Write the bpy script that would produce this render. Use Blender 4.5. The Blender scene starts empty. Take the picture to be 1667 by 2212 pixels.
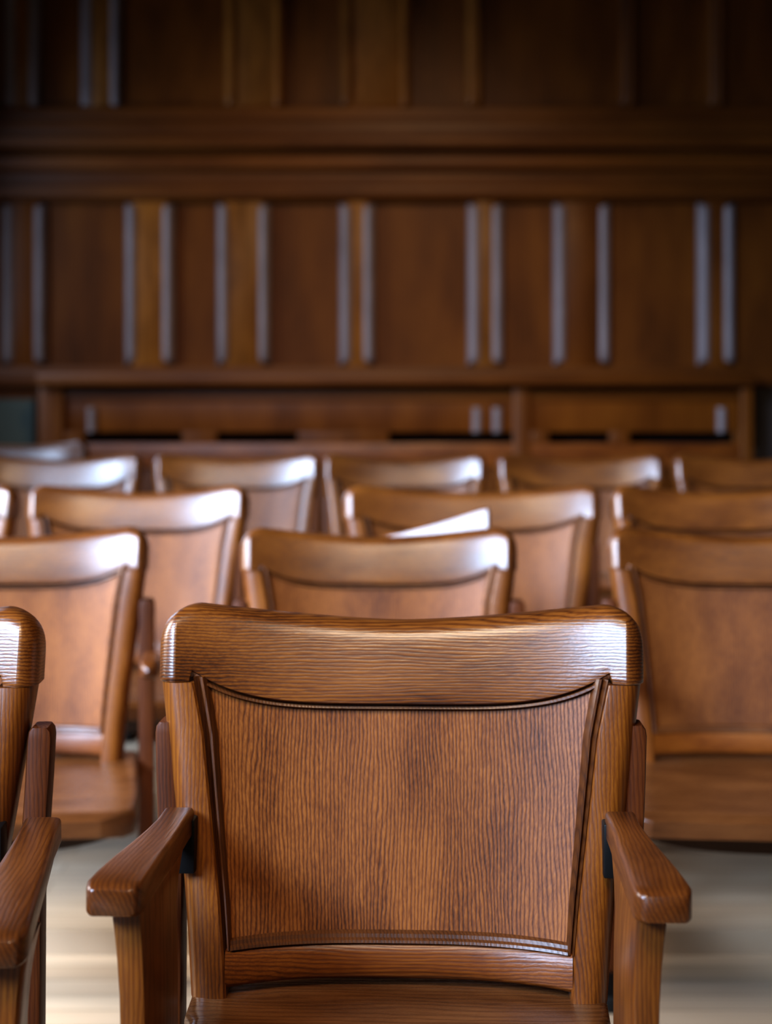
import bpy, bmesh, math
from mathutils import Vector

D = bpy.data
C = bpy.context.scene.collection
F = 3450.0            # focal length in pixels of the 1667x2212 frame
CZ = 1.02             # camera height
HY = 914.0            # image row of the horizon
CX = 833.5

# ------------------------------------------------------------------ materials
def node(nt, t, **kw):
    n = nt.nodes.new(t)
    for k, v in kw.items():
        setattr(n, k, v)
    return n

def wood(name, axis, dark, mid, light, rough=0.36, period=0.004, contrast=1.0, bump=0.25, blotch=6.0, coat=0.0, spec=0.5, tint=0.25, side=0.4):
    """oak-like procedural wood; axis = grain direction 'X','Y','Z'; the streaks run along it"""
    m = D.materials.new(name); m.use_nodes = True
    nt = m.node_tree; L = nt.links.new
    b = nt.nodes['Principled BSDF']
    tc = node(nt, 'ShaderNodeTexCoord'); oi = node(nt, 'ShaderNodeObjectInfo')
    off = node(nt, 'ShaderNodeVectorMath', operation='SCALE'); off.inputs[0].default_value = (3.1, 1.7, 2.3)
    L(oi.outputs['Random'], off.inputs['Scale'])
    add = node(nt, 'ShaderNodeVectorMath', operation='ADD')
    L(tc.outputs['Object'], add.inputs[0]); L(off.outputs[0], add.inputs[1])
    ai = 'XYZ'.index(axis)
    def mapped(across, along):
        s = [across] * 3; s[ai] = along
        mp = node(nt, 'ShaderNodeVectorMath', operation='MULTIPLY'); mp.inputs[1].default_value = s
        L(add.outputs[0], mp.inputs[0]); return mp
    # low-frequency waviness of the streaks
    def noise(across, along, detail=2.0, rough_=0.5):
        n = node(nt, 'ShaderNodeTexNoise'); n.inputs['Scale'].default_value = 1.0
        n.inputs['Detail'].default_value = detail; n.inputs['Roughness'].default_value = rough_
        L(mapped(across, along).outputs[0], n.inputs['Vector']); return n
    w1 = noise(22, 5, 1.0); w2 = noise(170, 26, 1.0)
    def math_(op, a, b_):
        n = node(nt, 'ShaderNodeMath', operation=op)
        for i, v in enumerate((a, b_)):
            if isinstance(v, (int, float)): n.inputs[i].default_value = v
            else: L(v, n.inputs[i])
        return n.outputs[0]
    shift = math_('ADD', math_('MULTIPLY', w1.outputs['Fac'], 0.014), math_('MULTIPLY', w2.outputs['Fac'], 0.0030))
    sep = node(nt, 'ShaderNodeSeparateXYZ'); L(add.outputs[0], sep.inputs[0])
    o = {'X': (2, 1), 'Y': (0, 2), 'Z': (0, 1)}[axis]
    coord = math_('ADD', math_('ADD', sep.outputs[o[0]], math_('MULTIPLY', sep.outputs[o[1]], side)), shift)
    wave = math_('SINE', math_('MULTIPLY', coord, 2 * math.pi / period), 0.0)
    wave01 = math_('ADD', math_('MULTIPLY', wave, 0.5), 0.5)
    fib = noise(420, 22, 3.0, 0.6)
    pores = noise(900, 60, 2.0, 0.6)
    blot = noise(blotch * 3.5, blotch, 3.0)
    lines = math_('MULTIPLY', math_('POWER', wave01, 0.42), math_('ADD', math_('MULTIPLY', fib.outputs['Fac'], 1.3), 0.15))
    lines = math_('ADD', math_('MULTIPLY', lines, 0.55), math_('MULTIPLY', pores.outputs['Fac'], 0.45))
    lines = math_('ADD', math_('MULTIPLY', math_('SUBTRACT', lines, 0.5), contrast), 0.5)
    val = math_('ADD', math_('MULTIPLY', lines, 0.72), math_('MULTIPLY', math_('SUBTRACT', blot.outputs['Fac'], 0.22), 0.62))
    ramp = node(nt, 'ShaderNodeValToRGB')
    e = ramp.color_ramp.elements
    e[0].position = 0.22; e[0].color = (*dark, 1)
    e[1].position = 0.80; e[1].color = (*light, 1)
    k = e.new(0.50); k.color = (*mid, 1)
    L(val, ramp.inputs['Fac'])
    hsv = node(nt, 'ShaderNodeHueSaturation')
    L(ramp.outputs['Color'], hsv.inputs['Color'])
    L(math_('ADD', math_('MULTIPLY', oi.outputs['Random'], tint), 1.0 - tint / 2), hsv.inputs['Value'])
    L(hsv.outputs['Color'], b.inputs['Base Color'])
    r = math_('ADD', math_('MULTIPLY', math_('SUBTRACT', 1.0, lines), 0.16), rough - 0.08)
    L(r, b.inputs['Roughness'])
    b.inputs['Specular IOR Level'].default_value = spec
    b.inputs['Coat Weight'].default_value = coat
    b.inputs['Coat Roughness'].default_value = 0.25
    bp = node(nt, 'ShaderNodeBump'); bp.inputs['Strength'].default_value = bump; bp.inputs['Distance'].default_value = 0.0012
    L(lines, bp.inputs['Height']); L(bp.outputs[0], b.inputs['Normal'])
    return m

def plain(name, col, rough=0.5, metal=0.0, var=0.15):
    m = D.materials.new(name); m.use_nodes = True
    nt = m.node_tree; b = nt.nodes['Principled BSDF']
    n = node(nt, 'ShaderNodeTexNoise'); n.inputs['Scale'].default_value = 9.0
    tc = node(nt, 'ShaderNodeTexCoord'); nt.links.new(tc.outputs['Object'], n.inputs['Vector'])
    r = node(nt, 'ShaderNodeValToRGB')
    r.color_ramp.elements[0].color = (*[c * (1 - var) for c in col], 1)
    r.color_ramp.elements[1].color = (*[min(1, c * (1 + var)) for c in col], 1)
    nt.links.new(n.outputs['Fac'], r.inputs['Fac']); nt.links.new(r.outputs['Color'], b.inputs['Base Color'])
    b.inputs['Roughness'].default_value = rough; b.inputs['Metallic'].default_value = metal
    return m

def floor_material():
    m = D.materials.new('pale_floorboards'); m.use_nodes = True
    nt = m.node_tree; L = nt.links.new; b = nt.nodes['Principled BSDF']
    tc = node(nt, 'ShaderNodeTexCoord')
    br = node(nt, 'ShaderNodeTexBrick'); br.offset = 0.37
    br.inputs['Scale'].default_value = 1.0; br.inputs['Brick Width'].default_value = 1.9; br.inputs['Row Height'].default_value = 0.075
    br.inputs['Mortar Size'].default_value = 0.0012; br.inputs['Bias'].default_value = 0.0
    br.inputs['Color1'].default_value = (0.66, 0.47, 0.30, 1); br.inputs['Color2'].default_value = (0.83, 0.66, 0.47, 1)
    br.inputs['Mortar'].default_value = (0.22, 0.14, 0.07, 1)
    L(tc.outputs['Object'], br.inputs['Vector'])
    mp = node(nt, 'ShaderNodeVectorMath', operation='MULTIPLY'); mp.inputs[1].default_value = (3, 60, 1)
    L(tc.outputs['Object'], mp.inputs[0])
    n = node(nt, 'ShaderNodeTexNoise'); n.inputs['Scale'].default_value = 1.0; n.inputs['Detail'].default_value = 4
    L(mp.outputs[0], n.inputs['Vector'])
    mx = node(nt, 'ShaderNodeMix', data_type='RGBA', blend_type='MULTIPLY'); mx.inputs['Factor'].default_value = 0.5
    L(br.outputs['Color'], mx.inputs[6]); L(n.outputs['Fac'], mx.inputs[7]); L(mx.outputs[2], b.inputs['Base Color'])
    b.inputs['Roughness'].default_value = 0.38
    return m

CREST = wood('oak_crest', 'X', (0.022, 0.005, 0.0008), (0.112, 0.030, 0.0038), (0.225, 0.076, 0.012), rough=0.33, period=0.0036, contrast=1.2, spec=0.7, coat=0.35, side=0.15)
PANEL = wood('oak_panel', 'Z', (0.030, 0.007, 0.0012), (0.150, 0.042, 0.0075), (0.29, 0.100, 0.020), rough=0.50, period=0.0040, contrast=1.25, blotch=5, spec=0.35, side=0.06)
STILE = wood('oak_stile', 'Z', (0.030, 0.007, 0.0010), (0.150, 0.042, 0.0045), (0.28, 0.096, 0.011), rough=0.34, period=0.0040, contrast=0.7, spec=0.6, coat=0.2, side=0.15)
MOULD = wood('oak_moulding', 'Z', (0.022, 0.006, 0.0015), (0.090, 0.027, 0.006), (0.16, 0.055, 0.014), rough=0.36, contrast=0.7, spec=0.6, coat=0.1)
ARM = wood('oak_arm', 'Y', (0.026, 0.007, 0.0015), (0.105, 0.029, 0.0050), (0.19, 0.060, 0.010), rough=0.33, period=0.0042, contrast=0.7, spec=0.6, coat=0.2)
POST = wood('oak_post', 'Z', (0.018, 0.005, 0.0015), (0.082, 0.021, 0.0045), (0.14, 0.041, 0.009), rough=0.5, spec=0.25, contrast=0.6)
SEAT = wood('oak_seat', 'X', (0.028, 0.009, 0.003), (0.105, 0.037, 0.011), (0.20, 0.078, 0.024), rough=0.27, contrast=0.6)
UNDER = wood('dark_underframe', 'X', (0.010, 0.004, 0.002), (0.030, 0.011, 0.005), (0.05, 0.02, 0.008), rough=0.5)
IRON = plain('dark_iron', (0.012, 0.012, 0.012), 0.5, 0.6)

WD, WM, WL = (0.026, 0.007, 0.001), (0.112, 0.032, 0.0036), (0.20, 0.066, 0.0075)
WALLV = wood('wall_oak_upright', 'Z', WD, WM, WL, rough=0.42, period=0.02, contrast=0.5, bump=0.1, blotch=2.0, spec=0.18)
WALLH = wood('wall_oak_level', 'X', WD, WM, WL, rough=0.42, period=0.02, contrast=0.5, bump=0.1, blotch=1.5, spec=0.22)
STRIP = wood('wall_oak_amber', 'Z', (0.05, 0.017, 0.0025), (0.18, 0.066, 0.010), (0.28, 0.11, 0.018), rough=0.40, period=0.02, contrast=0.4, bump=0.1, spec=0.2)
BEAD = wood('wall_bead_sheen', 'Z', (0.12, 0.085, 0.075), (0.20, 0.155, 0.15), (0.27, 0.21, 0.20), rough=0.45, period=0.02, contrast=0.3, bump=0.05, spec=0.35, tint=0.1)  # pale grey-purple base puts the window highlight on the beads into the colour
GREEN = plain('green_paint', (0.075, 0.100, 0.088), 0.7)
BLACK = plain('slot_shade', (0.006, 0.004, 0.003), 0.8)  # near-black stands in for the shade inside the bench slots
PLASTER = plain('ceiling_plaster', (0.10, 0.08, 0.06), 0.9)

# ------------------------------------------------------------------ mesh helpers
def link(name, bm, mat, parent=None, angle=38, kind=None):
    bmesh.ops.remove_doubles(bm, verts=bm.verts, dist=1e-6)
    bmesh.ops.recalc_face_normals(bm, faces=bm.faces)
    me = D.meshes.new(name); bm.to_mesh(me); bm.free()
    me.materials.append(mat)
    me.shade_smooth(); me.set_sharp_from_angle(angle=math.radians(angle))
    o = D.objects.new(name, me); C.objects.link(o)
    if parent: o.parent = parent
    if kind: o['kind'] = kind
    return o

def loft(bm, rings, closed=True, caps=True):
    rv = [[bm.verts.new(p) for p in r] for r in rings]
    n = len(rings[0])
    for a, b in zip(rv, rv[1:]):
        for i in range(n if closed else n - 1):
            j = (i + 1) % n
            bm.faces.new((a[i], a[j], b[j], b[i]))
    if caps and closed:
        bm.faces.new(rv[0]); bm.faces.new(list(reversed(rv[-1])))
    return rv

def slab(bm, nu, nv, P, Yf, Yb):
    """closed curved board: P(u,v)->(x,z); Yf, Yb give the front and back surfaces"""
    fr, bk = [], []
    for i in range(nu + 1):
        a, b = [], []
        for j in range(nv + 1):
            u, v = i / nu, j / nv
            x, z = P(u, v)
            a.append(bm.verts.new((x, Yf(u, v, x, z), z))); b.append(bm.verts.new((x, Yb(u, v, x, z), z)))
        fr.append(a); bk.append(b)
    for i in range(nu):
        for j in range(nv):
            bm.faces.new((fr[i][j], fr[i+1][j], fr[i+1][j+1], fr[i][j+1]))
            bm.faces.new((bk[i][j], bk[i][j+1], bk[i+1][j+1], bk[i+1][j]))
    for i in range(nu):
        bm.faces.new((fr[i][0], bk[i][0], bk[i+1][0], fr[i+1][0]))
        bm.faces.new((fr[i][nv], fr[i+1][nv], bk[i+1][nv], bk[i][nv]))
    for j in range(nv):
        bm.faces.new((fr[0][j], fr[0][j+1], bk[0][j+1], bk[0][j]))
        bm.faces.new((fr[nu][j], bk[nu][j], bk[nu][j+1], fr[nu][j+1]))

def box(bm, x0, x1, y0, y1, z0, z1, bev=0.003, seg=2):
    t = bmesh.new()
    v = bmesh.ops.create_cube(t, size=1)['verts']
    for p in v:
        p.co = Vector(((x0 + x1) / 2 + p.co.x * (x1 - x0), (y0 + y1) / 2 + p.co.y * (y1 - y0), (z0 + z1) / 2 + p.co.z * (z1 - z0)))
    if bev > 0:
        bmesh.ops.bevel(t, geom=t.edges[:], offset=bev, segments=seg, affect='EDGES', profile=0.5)
    me = D.meshes.new('t'); t.to_mesh(me); t.free(); bm.from_mesh(me); D.meshes.remove(me)

def interp(tab, v):
    if v <= tab[0][0]: return tab[0][1]
    for (a, fa), (b, fb) in zip(tab, tab[1:]):
        if v <= b:
            return fa + (fb - fa) * (v - a) / (b - a)
    return tab[-1][1]

def rrect(x0, x1, z0, z1, r, n=4):
    pts = []
    for cx, cz, a0 in ((x1 - r, z1 - r, 0), (x0 + r, z1 - r, 90), (x0 + r, z0 + r, 180), (x1 - r, z0 + r, 270)):
        for k in range(n + 1):
            a = math.radians(a0 + 90 * k / n)
            pts.append((cx + r * math.cos(a), cz + r * math.sin(a)))
    return pts

def lin(a, b, n): return [a + (b - a) * i / n for i in range(n + 1)]

# ------------------------------------------------------------------ the chair back (measured on the nearest chair, in its own frame)
TILT, CURVE, DIST, SEATZ = 0.19, 0.034, 1.58, 0.45
INNER = [(1440, 442), (1500, 430), (1591, 413), (1700, 402), (1813, 391), (1950, 377), (2079, 367), (2260, 358)]
RIDGE = [(1440, 479), (1478, 474), (1666, 448), (1839, 431), (2035, 413), (2260, 398)]
OUTER = [(1440, 513), (1478, 509), (1600, 496), (1700, 485), (1782, 476), (1840, 469), (1901, 462), (2040, 452), (2260, 440)]

def loc(h, py):
    k = (py - HY) / F
    d = (DIST + TILT * (CZ - SEATZ)) / (1 + TILT * k)
    return h * d / F * 1.03, CZ - k * d

def base_y(h, py, z):
    hin = interp(INNER, max(py, 1440))
    u = min(1.0, abs(h) / hin)
    return TILT * (z - SEATZ) + CURVE * (1 - u ** 3.0)

def crest_y(h, z):
    return TILT * (z - SEATZ) + CURVE * (1 - min(1.0, abs(h) / 474) ** 3.0)

def top_py(h):
    h = abs(h)
    if h <= 434: return 1358 - 42 * (h / 434) ** 1.6
    q = min(1.0, (h - 434) / 81)
    return 1396 - 80 * math.sqrt(max(0, 1 - q * q))

def bot_py(h):
    h = abs(h)
    if h <= 440: return 1537 - 80 * (h / 440) ** 4.3
    return 1457 + min(1, (h - 440) / 6) * 21

def build_back(parent, ext=0.0, mats=None):
    """ext lengthens the part of the back below the crest (metres)"""
    low = lambda z: z - ext * max(0.0, min(1.0, (loc(0, 1500)[1] - z) / 0.3))
    # crest rail
    hs = []
    for t in lin(-1, 1, 72):
        hs.append(434 * t)
    ins0 = [465, 474.01]
    side = [434 + 81 * math.sin(math.radians(a)) for a in (6, 12, 20, 28, 36, 45, 54, 62, 70, 77, 83, 87, 90)]
    ins = [440.01, 446.0] + ins0
    hs = sorted(set([round(v, 3) for v in hs + side + [-s for s in side] + ins + [-v for v in ins]]))
    vv = [0, .03, .08, .16, .28, .42, .56, .68, .78, .86, .92, .96, .985, 1]
    bm = bmesh.new()
    def P(u, v):
        h = hs[int(round(u * (len(hs) - 1)))]; q = vv[int(round(v * (len(vv) - 1)))]
        py = bot_py(h) + (top_py(h) - bot_py(h)) * q
        return loc(h, py)
    def dims(u, v):
        h = hs[int(round(u * (len(hs) - 1)))]; q = vv[int(round(v * (len(vv) - 1)))]
        py = bot_py(h) + (top_py(h) - bot_py(h)) * q
        return h, py, py - top_py(h), bot_py(h) - py
    def prof(d, r):
        if d >= r: return 0.0
        q = 1 - max(0, d) / r
        return 1 - math.sqrt(max(0, 1 - q * q))
    def Yf(u, v, x, z):
        h, py, dt, db = dims(u, v)
        y = crest_y(h, z)
        e = max(0.0, abs(h) - 474) / 41
        y += 0.026 * (1 - math.sqrt(max(0, 1 - min(1, e) ** 2)))
        q_ = max(0.0, min(1.0, 1 - dt / 150)); y += 0.006 * q_ ** 1.6
        y += 0.018 * prof(dt, 30) + (0.005 if abs(h) < 436 else 0.0015) * prof(db, 9)
        return y
    def Yb(u, v, x, z):
        h, py, dt, db = dims(u, v)
        return crest_y(h, z) + 0.056 - 0.010 * prof(dt, 22)
    slab(bm, len(hs) - 1, len(vv) - 1, P, Yf, Yb)
    link('crest_rail', bm, CREST, parent)
    # two stiles
    for s in (-1, 1):
        bm = bmesh.new(); rings = []
        for py in lin(1479, 2172, 30):
            xi, z = loc(interp(INNER, py), py); xr = loc(interp(RIDGE, py), py)[0]; xo = loc(interp(OUTER, py), py)[0]
            b0 = TILT * (z - SEATZ)
            t = max(0, min(1, (py - 1790) / 60)); t = t * t * (3 - 2 * t)
            dep = 0.025 + 0.006 * t
            rnd = [(xr + (xo - xr) * e, .0012 + dep * (1 - math.sqrt(1 - e * e))) for e in (0, .25, .45, .62, .76, .87, .95, 1)]
            pts = [(xi, .046), (xi, .006), (xi + .0025, .003), ((xi + xr) / 2, .0016)] + rnd + [(xo, .044), (xo - .004, .048)]
            rings.append([(s * x, y + b0, low(z)) for x, y in pts])
        loft(bm, rings)
        link('stile', bm, STILE, parent)
    # panel
    bm = bmesh.new()
    def PP(u, v):
        t = 2 * u - 1
        h0 = 425 * t
        pa = 1552 - 80 * min(1, abs(h0) / 440) ** 4.3 - 8; pb = 2062
        py = pb + (pa - pb) * v
        h = (interp(INNER, py) - 5) * t
        return loc(h, py)
    inv = lambda u, v: ((2 * u - 1), 2062 + (1544 - 2062) * v)
    def YY(u, v, x, z):
        t = abs(2 * u - 1)
        return TILT * (z - SEATZ) + CURVE * (1 - t ** 3.0) + 0.013
    fr = lambda u, v: (PP(u, v)[0], low(PP(u, v)[1]))
    slab(bm, 40, 10, fr, lambda u, v, x, z: YY(u, v, *PP(u, v)), lambda u, v, x, z: YY(u, v, *PP(u, v)) + .012)
    link('back_panel', bm, PANEL, parent)
    # moulding round the panel
    bm = bmesh.new()
    for s in (-1, 1):
        rings = []
        for py in lin(1468, 2064, 24):
            w = 30 - 14 * (py - 1468) / 600
            hi = interp(INNER, py)
            z = loc(0, py)[1]; b0 = TILT * (z - SEATZ)
            sec = [(0, .0135), (0, .004), (.12, .0075), (.30, .0105), (.42, .0055), (.60, .0045), (.80, .0070), (1, .0135)]
            rings.append([(s * loc(hi - w * a, py)[0], b0 + y + CURVE * (1 - ((hi - w * a) / hi) ** 3.0), low(z)) for a, y in sec])
        loft(bm, rings)
    rings = []
    for h in lin(-414, 414, 60):
        p0 = bot_py(h) - 2
        row = []
        for dp, y in ((0, .018), (0, .010), (4, .0125), (6, .0075), (11, .0065), (14, .009), (16, .0135), (16, .018)):
            x, z = loc(h, p0 + dp); row.append((x, base_y(h, p0 + dp, z) + y, low(z)))
        rings.append(row)
    loft(bm, rings)
    rings = []
    for h in lin(-356, 356, 40):
        row = []
        for dp, y in ((2064, .018), (2064, .003), (2058, .0035), (2054, .007), (2046, .0075), (2040, .0135), (2040, .018)):
            x, z = loc(h, dp); row.append((x, base_y(h, dp, z) + y, low(z)))
        rings.append(row)
    loft(bm, rings)
    link('panel_moulding', bm, MOULD, parent)
    # lower rail
    bm = bmesh.new()
    hs2 = lin(-366, 366, 40); vs2 = [0, .04, .12, .3, .5, .7, .88, .96, 1]
    def P2(u, v):
        q = vs2[int(round(v * 8))]; return loc(hs2[int(round(u * 40))], 2146 - 84 * q)
    def Y2(u, v):
        q = vs2[int(round(v * 8))]; h = hs2[int(round(u * 40))]; py = 2146 - 84 * q
        return base_y(h, py, loc(h, py)[1]) + .004 + .006 * (abs(q - .5) * 2) ** 6
    slab(bm, 40, 8, lambda u, v: (P2(u, v)[0], low(P2(u, v)[1])), lambda u, v, x, z: Y2(u, v), lambda u, v, x, z: Y2(u, v) + .03)
    link('lower_rail', bm, RAIL, parent)

RAIL = wood('oak_lower_rail', 'X', (0.030, 0.007, 0.0010), (0.135, 0.034, 0.0040), (0.26, 0.082, 0.011), rough=0.36, period=0.0040, contrast=0.85)

def seat_mesh(hw_rear, hw_front, y0, y1, ztop, th, scoop=0.008, corner=0.04, notch=None):
    """horizontal board with a scooped top and rounded front corners"""
    bm = bmesh.new()
    ny, nx = 26, 30
    top, bot = [], []
    for i in range(ny + 1):
        t = i / ny; t2 = t if i < ny else 1
        y = y0 + (y1 - y0) * t
        hw = hw_rear + (hw_front - hw_rear) * min(1, t * 1.5)
        if notch and y < notch[0]: hw = notch[1]
        dfront = abs(y - y1)
        if dfront < corner: hw = hw - corner * (1 - math.sqrt(max(0, 1 - (1 - dfront / corner) ** 2)))
        a, b = [], []
        for j in range(nx + 1):
            s = math.sin((2 * j / nx - 1) * math.pi / 2)
            x = hw * s
            e = min(hw * (1 - abs(s)), dfront, abs(y - y0) + .01)
            rd = .010 * (1 - math.sqrt(max(0, 1 - (1 - min(1, e / .012)) ** 2)))
            sc = scoop * (1 - abs(s) ** 3) * math.sin(math.pi * min(1, max(0, t))) 
            a.append(bm.verts.new((x, y, ztop - sc - rd))); b.append(bm.verts.new((x, y, ztop - th + rd * .5)))
        top.append(a); bot.append(b)
    for i in range(ny):
        for j in range(nx):
            bm.faces.new((top[i][j], top[i][j+1], top[i+1][j+1], top[i+1][j]))
            bm.faces.new((bot[i][j], bot[i+1][j], bot[i+1][j+1], bot[i][j+1]))
        for j in (0, nx):
            bm.faces.new((top[i][j], top[i+1][j], bot[i+1][j], bot[i][j]))
    for i in (0, ny):
        for j in range(nx):
            bm.faces.new((top[i][j], bot[i][j], bot[i][j+1], top[i][j+1]))
    return bm

def thing(name, label, cat, loc_=(0, 0, 0), rz=0.0, group=None):
    o = D.objects.new(name, None); C.objects.link(o); o.empty_display_size = 0.1
    o.location = loc_; o.rotation_euler = (0, 0, rz)
    o['label'] = label; o['category'] = cat
    if group: o['group'] = group
    return o

def make_armchair(label, group):
    r = thing('wooden_armchair', label, 'chair', group=group)
    build_back(r)
    link('seat', seat_mesh(.211, .199, .085, -.42, .4485, .030, notch=(-.05, .199)), SEAT, r)
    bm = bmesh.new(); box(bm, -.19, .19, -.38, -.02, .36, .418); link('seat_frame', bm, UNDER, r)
    for s in (-1, 1):
        # arm: wide rounded front, narrow at the back
        bm = bmesh.new(); rings = []
        for y, gi in ((.028, .002), (.024, 0), (-.02, 0), (-.06, 0), (-.10, 0), (-.14, 0), (-.18, 0), (-.21, 0), (-.235, 0), (-.262, .0003), (-.271, .0018), (-.277, .0042), (-.280, .0075)):
            t = min(1, max(0, (-y - .02) / .24)); e = t * t * (3 - 2 * t)
            xi = .2065 - .0055 * t + .0; xo = .2365 + .0135 * t
            wi = gi * .9
            zt = .632 + .009 * e - gi * .55; zb = .604 + .009 * e + gi * .35
            rings.append([(s * x, y, z) for x, z in rrect(xi + wi, xo - wi, zb, zt, .0045)])
        loft(bm, rings)
        link('armrest', bm, ARM, r, angle=50)
        # upright under the arm, flaring out to meet it
        bm = bmesh.new(); rings = []
        for z in (0.0, .15, .30, .42, .50, .54, .57, .59, .605, .612):
            k = max(0, min(1, (z - .50) / .11)) ** 2
            xi = .203 + .0035 * k; xo = .2245 + .0065 * k
            yf = -.255 + .004 * (1 - k); yr = -.088 + .058 * max(0, (z - .565) / .047) ** 2
            rings.append([(s * x, y, z) for x, y in rrect(xi, xo, yf, yr, .003, 2)])
        loft(bm, rings)
        link('arm_support', bm, STILE, r)
        # rear post beside the back
        bm = bmesh.new(); rings = []
        for z, dx, g in ((0, -.006, 0), (.3, -.006, 0), (.56, -.006, 0), (.60, -.003, 0), (.66, 0, 0), (.70, .0015, 0), (.707, .0015, .001), (.711, .0015, .004)):
            yy = .034 + max(0, z - .45) * TILT * .5
            rings.append([(s * x, y, z) for x, y in rrect(.228 + g + dx, .2510 - g + dx, yy, yy + .038, .004, 2)])
        loft(bm, rings)
        link('rear_post', bm, POST, r)
        bm = bmesh.new(); box(bm, min(s * .204, s * .226), max(s * .204, s * .226), .012, .045, .568, .622, .002)
        link('arm_bracket', bm, IRON, r)
    return r

def make_chair(label, group, wide=True):
    r = thing('wooden_chair', label, 'chair', group=group)
    build_back(r, ext=0.032)
    link('seat', seat_mesh(*((.234, .252) if wide else (.215, .232)), .085, -.40, .418, .040, scoop=.010, corner=.05), SEAT, r)
    px0, px1 = (.236, .264) if wide else (.220, .2445)
    # curved apron under the seat
    bm = bmesh.new(); rings = []
    for x in lin(-px0 + .01, px0 - .01, 20):
        dz = .030 * (1 - (abs(x) / px0) ** 3) + .006
        rings.append([(x, -.33, .3795), (x, -.33, .380 - dz), (x, .02, .380 - dz), (x, .02, .3795)])
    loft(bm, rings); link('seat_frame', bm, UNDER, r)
    for s in (-1, 1):
        bm = bmesh.new(); rings = []
        for z, g in ((0, 0), (.3, 0), (.6, 0), (.685, 0), (.693, .001), (.698, .004)):
            yy = .028 + max(0, z - .45) * TILT * .5
            rings.append([(s * x, y, z) for x, y in rrect(px0 + g, px1 - g, yy, yy + .045, .004, 2)])
        loft(bm, rings); link('rear_post', bm, POST, r)
        bm = bmesh.new(); box(bm, min(s * px0, s * px1), max(s * px0, s * px1), -.10, .08, 0.0, .03, .004); link('foot', bm, IRON, r)
        if not wide: continue
        bm = bmesh.new(); rings = []
        for y, g in ((.03, 0), (-.02, 0), (-.06, 0), (-.085, .001), (-.098, .005), (-.104, .010)):
            rings.append([(s * x, y, z) for x, z in rrect(.244 + g, .276 - g, .575 + g, .607 - g, .007)])
        loft(bm, rings); link('armrest', bm, ARM, r, angle=50)
    return r

def dup(root, label):
    r = root.copy(); C.objects.link(r); r['label'] = label
    for ch in list(root.children):
        c = ch.copy(); C.objects.link(c); c.parent = r
        for g in list(ch.children):
            d = g.copy(); C.objects.link(d); d.parent = c
    return r

# ------------------------------------------------------------------ setting
STEPS = [(-3.0, 0.0), (3.06, 0.05), (4.22, 0.10), (5.16, 0.13), (6.3, 0.15)]
WALLY = 7.2
bm = bmesh.new()
prof = []
for i, (y, z) in enumerate(STEPS):
    if i: prof.append((y, STEPS[i-1][1]))
    prof.append((y, z))
prof.append((WALLY + .2, .15)); 
up = prof; lowp = [(WALLY + .2, -.15), (-3.0, -.15)]
loft(bm, [[(x, y, z) for y, z in up + lowp] for x in (-3.2, 3.6)])
link('floor', bm, floor_material(), kind='structure', angle=10)

def wx(px, d=WALLY): return (px - CX) * d / F
def wz(py, d=WALLY): return CZ - (py - HY) * d / F

bm = bmesh.new(); box(bm, -3.2, 3.6, WALLY, WALLY + .15, .15, 3.9, 0)
wall = link('wall_back', bm, WALLV, kind='structure')
bm = bmesh.new(); box(bm, -3.2, 3.6, -3.0, WALLY + .15, 3.9, 4.0, 0); link('ceiling', bm, PLASTER, kind='structure')

def wallbox(name, x0, x1, p0, p1, depth, mat, bev=.006):
    bm = bmesh.new(); box(bm, x0, x1, WALLY - depth, WALLY + .02, wz(p1), wz(p0), bev); return link(name, bm, mat, wall)

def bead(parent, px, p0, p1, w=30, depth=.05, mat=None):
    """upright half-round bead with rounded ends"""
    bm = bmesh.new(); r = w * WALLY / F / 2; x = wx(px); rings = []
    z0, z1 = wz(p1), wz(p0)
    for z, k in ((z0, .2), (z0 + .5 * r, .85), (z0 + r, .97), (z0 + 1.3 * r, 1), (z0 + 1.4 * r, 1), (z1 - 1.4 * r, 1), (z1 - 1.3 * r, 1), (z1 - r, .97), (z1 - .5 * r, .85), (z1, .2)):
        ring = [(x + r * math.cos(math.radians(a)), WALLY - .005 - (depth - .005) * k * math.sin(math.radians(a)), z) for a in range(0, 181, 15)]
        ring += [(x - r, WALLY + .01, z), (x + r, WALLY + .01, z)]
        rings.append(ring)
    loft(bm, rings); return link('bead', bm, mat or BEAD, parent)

# lower tier of panels: stiles with a bead along both edges
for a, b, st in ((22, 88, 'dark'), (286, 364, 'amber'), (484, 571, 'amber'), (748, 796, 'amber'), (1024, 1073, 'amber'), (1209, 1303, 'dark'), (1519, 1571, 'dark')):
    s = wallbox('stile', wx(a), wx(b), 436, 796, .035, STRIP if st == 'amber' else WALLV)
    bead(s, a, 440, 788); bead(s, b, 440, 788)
# upper tier: tones painted after the light, pale beads at left, dark wood at right
for a, b in ((25, 75), (190, 250), (500, 602), (750, 875), (1020, 1030), (1350, 1362), (1540, 1552)):
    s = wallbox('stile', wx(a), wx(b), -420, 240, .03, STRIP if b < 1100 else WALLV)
    bead(s, a, -400, 236, 30, .045, None if b < 300 else STRIP if b < 1100 else WALLV); bead(s, b, -400, 236, 26, .045, None if b < 300 else STRIP if b < 1100 else WALLV)
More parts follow.
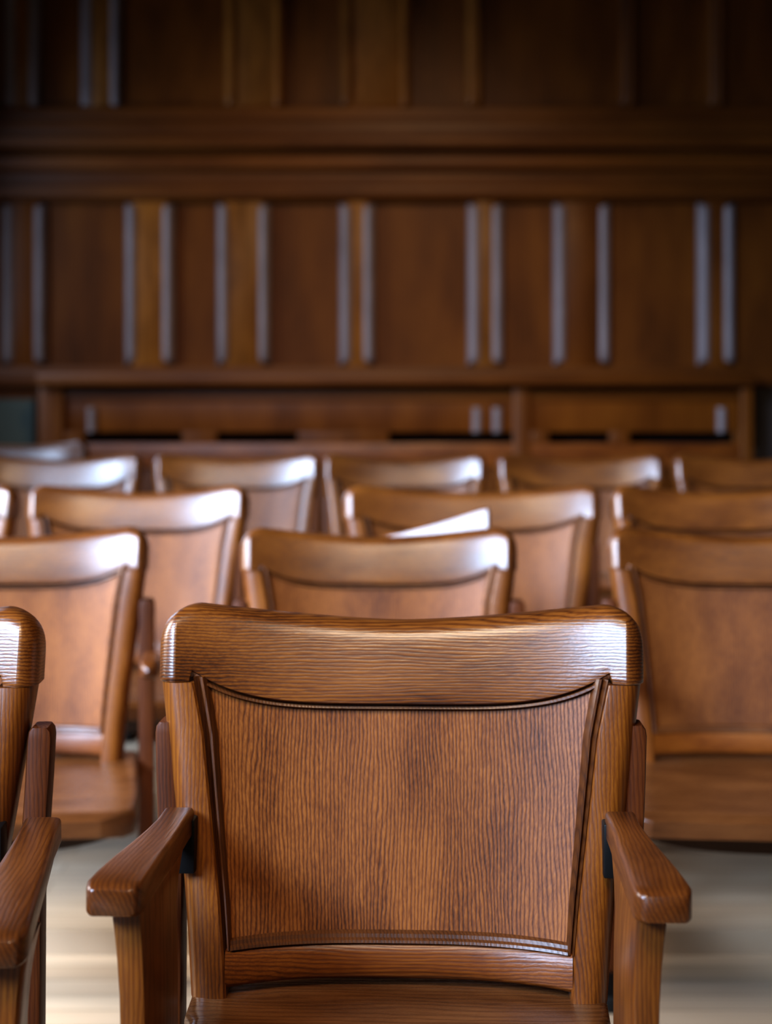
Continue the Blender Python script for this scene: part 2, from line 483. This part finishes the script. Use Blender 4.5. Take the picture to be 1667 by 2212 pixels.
# rails and cornice that run the whole width
def trim(name, p0, p1, depth, mat=WALLH, bev=.008):
    bm = bmesh.new(); box(bm, -3.2, 3.6, WALLY - depth, WALLY + .02, wz(p1), wz(p0), bev, 3)
    return link(name, bm, mat, kind='structure')
trim('trim_1', 236, 268, .055)
trim('trim_2', 264, 318, .085)
trim('trim_3', 304, 328, .13, bev=.012)
trim('trim_4', 344, 372, .10, bev=.014)
trim('trim_5', 326, 436, .055)
trim('trim_6', 404, 430, .075, bev=.012)
trim('trim_7', 792, 836, .06)
trim('trim_8', -470, -420, .08)
# painted stretch of wall left of the bench
bm = bmesh.new(); box(bm, -3.2, wx(76), WALLY - .02, WALLY + .02, .15, wz(862), .003); link('painted_panel', bm, GREEN, wall)
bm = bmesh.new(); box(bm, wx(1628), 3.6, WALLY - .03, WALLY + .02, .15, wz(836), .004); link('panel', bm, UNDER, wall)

# panelled bench standing against the wall
BY = 6.95
bench = thing('panelled_bench', 'long panelled wooden bench with dark slots standing against the back wall', 'bench', (0, BY, .15))
def bbox(name, a, b, p0, p1, y0, y1, mat, bev=.005, zabs=None):
    bm = bmesh.new()
    z1 = wz(p0, BY) - .15; z0 = (wz(p1, BY) - .15) if zabs is None else zabs
    box(bm, wx(a, BY), wx(b, BY), y0, y1, z0, z1, bev); return link(name, bm, mat, bench)
bbox('top_rail', 84, 1628, 806, 834, -.06, .18, WALLH, .01)
for a, b in ((84, 136), (1108, 1144), (1600, 1626)):
    bbox('post', a, b, 834, 0, -.005, .06, WALLV, .004, 0.0)
bbox('frieze_rail', 136, 1600, 846, 866, .012, .05, WALLH)
back_panel = bbox('back_panel', 136, 1600, 850, 934, .022, .045, WALLV)
for a, b in ((136, 182), (392, 468), (642, 840), (1144, 1186), (1316, 1360), (1586, 1600)):
    bbox('divider', a, b, 932, 962, .004, .05, WALLV)
bbox('lower_rail', 136, 1600, 957, 1010, .002, .05, RAIL)
bbox('base_panel', 136, 1600, 1008, 0, .02, .05, WALLV, .004, 0.0)
bbox('slot_shade_board', 138, 1598, 928, 964, .17, .20, BLACK, 0)  # black board painted as the shade behind the slots
for px in (196, 1030, 1074, 1560):
    bm = bmesh.new(); r_ = .02; x = wx(px, BY); z0, z1 = wz(934, BY) - .15, wz(880, BY) - .15
    loft(bm, [[(x + r_ * math.cos(math.radians(a)), .022 - r_ * math.sin(math.radians(a)), z) for a in range(0, 181, 20)] for z in (z0, z1)])
    link('bead', bm, BEAD, back_panel)

# ------------------------------------------------------------------ chairs
def X(px, d): return (px - CX) * d / F
TOP = 0.072
GA = 'wooden armchairs of the front row'
armchair = make_armchair('sharply focused wooden armchair with a wide curved crest in the centre foreground', GA)
armchair.location = (.0115, DIST, 0); armchair.rotation_euler.z = math.radians(-2.3)
b2 = dup(armchair, 'wooden armchair beside the sharp foreground armchair, cut off by the left edge of the photo')
b2.location = (-.603, 1.545, 0); b2.rotation_euler.z = math.radians(3)
for ch in b2.children:      # its arms are splayed wider and slope down to the front
    if ch.name.startswith('armrest'): ch.scale.x = 1.20; ch.rotation_euler.x = .10; ch.location.y = .055
    if ch.name.startswith('arm_support'): ch.scale = (1.27, .4, .955); ch.location.y = -.153
    if ch.name.startswith('rear_post'): ch.scale.x = 1.06

GC = 'blurred armless wooden chairs in the rows behind'
chair = make_chair('', GC)
slim = make_chair('', GC, wide=False)
used = set()
def put(px, dtop, z, rz, label, sx=1.0):
    proto = chair if dtop < 3 else slim
    o = dup(proto, label) if proto in used else proto
    used.add(proto)
    o['label'] = label
    o.location = (X(px, dtop), dtop - TOP, z); o.rotation_euler.z = math.radians(rz); o.scale = (sx, 1, 1)
    return o
put(818, 2.90, 0, 0, 'blurred wooden chair directly behind the sharp foreground armchair, upper back showing')
put(26, 2.90, 0, 6, 'wooden chair whose back and seat show in the gap between both foreground armchairs')
put(1606, 2.90, 0, -6, 'dim wooden chair with its seat showing, right of the foreground armchair')
put(295, 3.63, .05, 0, 'wooden chair at left in the third row, behind the gap between two second-row chairs')
g = put(1020, 3.63, .05, 0, 'wide wooden chair in the third row behind the tilted writing tablet', 1.17)
put(1562, 3.63, .05, 0, 'dim wooden chair at right end of third row, cut by the photo edge')
put(-206, 3.63, .05, 0, 'wooden chair in the third row, only its bright corner showing at left photo edge')
put(124, 4.77, .10, 0, 'wooden chair in the fourth row at far left with a brightly shining crest corner', .99)
put(510, 4.77, .10, 0, 'wooden chair second from left in the fourth row, pale sheen down its right side', .99)
put(873, 4.77, .10, 0, 'wooden chair in the middle of the fourth row, above the tilted writing tablet', .97)
put(1254, 4.77, .10, 0, 'wooden chair with shining crest corner, second from right in the fourth row', .99)
put(1636, 4.77, .10, 0, 'dim wooden chair at the right end of the fourth row, no bright corner', .99)
put(35, 5.69, .13, 0, 'rearmost wooden chair at far left, below the green painted wall', 1.0)

# writing tablet of the wide chair (tilted up behind the second-row chair)
bm = bmesh.new(); rings = []
for u in lin(0, 1, 20):
    hw = .075
    if u < .25: hw *= math.sqrt(max(.03, 1 - (1 - u / .25) ** 2))
    if u > .95: hw *= .96
    q = .40 * (u - 1)
    ctr = Vector((.010 + q * .94, -.36 - q * .34,   .640 + .09 * u ** 1.6))
    up = Vector((0, .18, .98)); nrm = Vector((-.34, -.92, .17))
    rings.append([((ctr + up * a + nrm * b).x / 1.17, (ctr + up * a + nrm * b).y, (ctr + up * a + nrm * b).z) for a, b in rrect(-hw, hw, -.009, .009, .006, 3)])
loft(bm, rings); tablet = link('writing_tablet', bm, CREST, g, angle=45)
bm = bmesh.new(); rings = []
for t in lin(0, 1, 6):
    p = Vector((-.232, .03, .60)).lerp(Vector((-.15, -.27, .70)), t)
    rings.append([(p.x + a, p.y, p.z + b) for a, b in rrect(-.012, .012, -.012, .012, .004, 2)])
loft(bm, rings); link('tablet_arm', bm, IRON, tablet)

# ------------------------------------------------------------------ light
def area(name, loc_, target, sx, sy, power, col, spread=180):
    l = D.lights.new(name, 'AREA'); l.shape = 'RECTANGLE'; l.size = sx; l.size_y = sy; l.energy = power; l.color = col; l.spread = math.radians(spread)
    o = D.objects.new(name, l); C.objects.link(o); o.location = loc_
    o.rotation_euler = (Vector(target) - Vector(loc_)).to_track_quat('-Z', 'Y').to_euler()
    return o
BLUE = (0.52, 0.70, 1.0)
area('window_fill_light', (-3.0, -1.9, 3.1), (.25, 1.8, .75), 1.4, 1.3, 62, BLUE, 66)
area('window_fill_light', (-3.0, 0.1, 2.75), (.2, 3.2, .8), 1.3, 1.2, 46, BLUE, 56)
area('window_fill_light', (-3.0, 1.9, 2.75), (-.2, 4.6, .8), 1.3, 1.2, 38, BLUE, 50)
area('window_fill_light', (-2.2, 6.1, 1.9), (.6, 5.7, 1.4), 0.9, 1.3, 40, BLUE, 150)
area('window_fill_light', (-3.0, 2.6, 1.8), (-.1, 2.7, 0), 1.0, 1.4, 40, (.96, .97, 1.0), 70)  # fill added to brighten the floor behind the front row
def spot(name, loc_, target, power, col, size, blend, radius):
    l = D.lights.new(name, 'SPOT'); l.energy = power; l.color = col; l.spot_size = math.radians(size); l.spot_blend = blend; l.shadow_soft_size = radius
    o = D.objects.new(name, l); C.objects.link(o); o.location = loc_
    o.rotation_euler = (Vector(target) - Vector(loc_)).to_track_quat('-Z', 'Y').to_euler(); return o
WARM = (1.0, .70, .40)
spot('added_warm_fill', (.3, 3.2, 3.6), (-.1, WALLY, 1.10), 330, WARM, 46, 1.0, .25)  # unseen spot added for the warm glow on the lower middle of the wall
area('added_warm_fill', (-.5, -.5, 3.4), (-.25, 2.3, .5), 1.0, 1.0, 21, (1.0, .80, .58), 80)  # unseen warm fill added for the chair fronts

w = D.worlds.new('World'); bpy.context.scene.world = w; w.use_nodes = True
w.node_tree.nodes['Background'].inputs[0].default_value = (.9, .8, .7, 1)
w.node_tree.nodes['Background'].inputs[1].default_value = 0.035

# ------------------------------------------------------------------ camera
cam = D.cameras.new('Camera'); co = D.objects.new('Camera', cam); C.objects.link(co)
co.location = (0, 0, CZ); co.rotation_euler = (math.radians(90), 0, 0)
cam.sensor_fit = 'AUTO'; cam.sensor_width = 36; cam.lens = F / 2212 * 36
cam.shift_y = -(1106 - HY) / 2212
cam.clip_start = 0.05
cam.dof.use_dof = True; cam.dof.focus_distance = 1.55; cam.dof.aperture_fstop = 3.8; cam.dof.aperture_blades = 0
bpy.context.scene.camera = co
sc = bpy.context.scene
sc.view_settings.view_transform = 'Standard'
sc.view_settings.look = 'Medium High Contrast'
sc.view_settings.exposure = -0.40
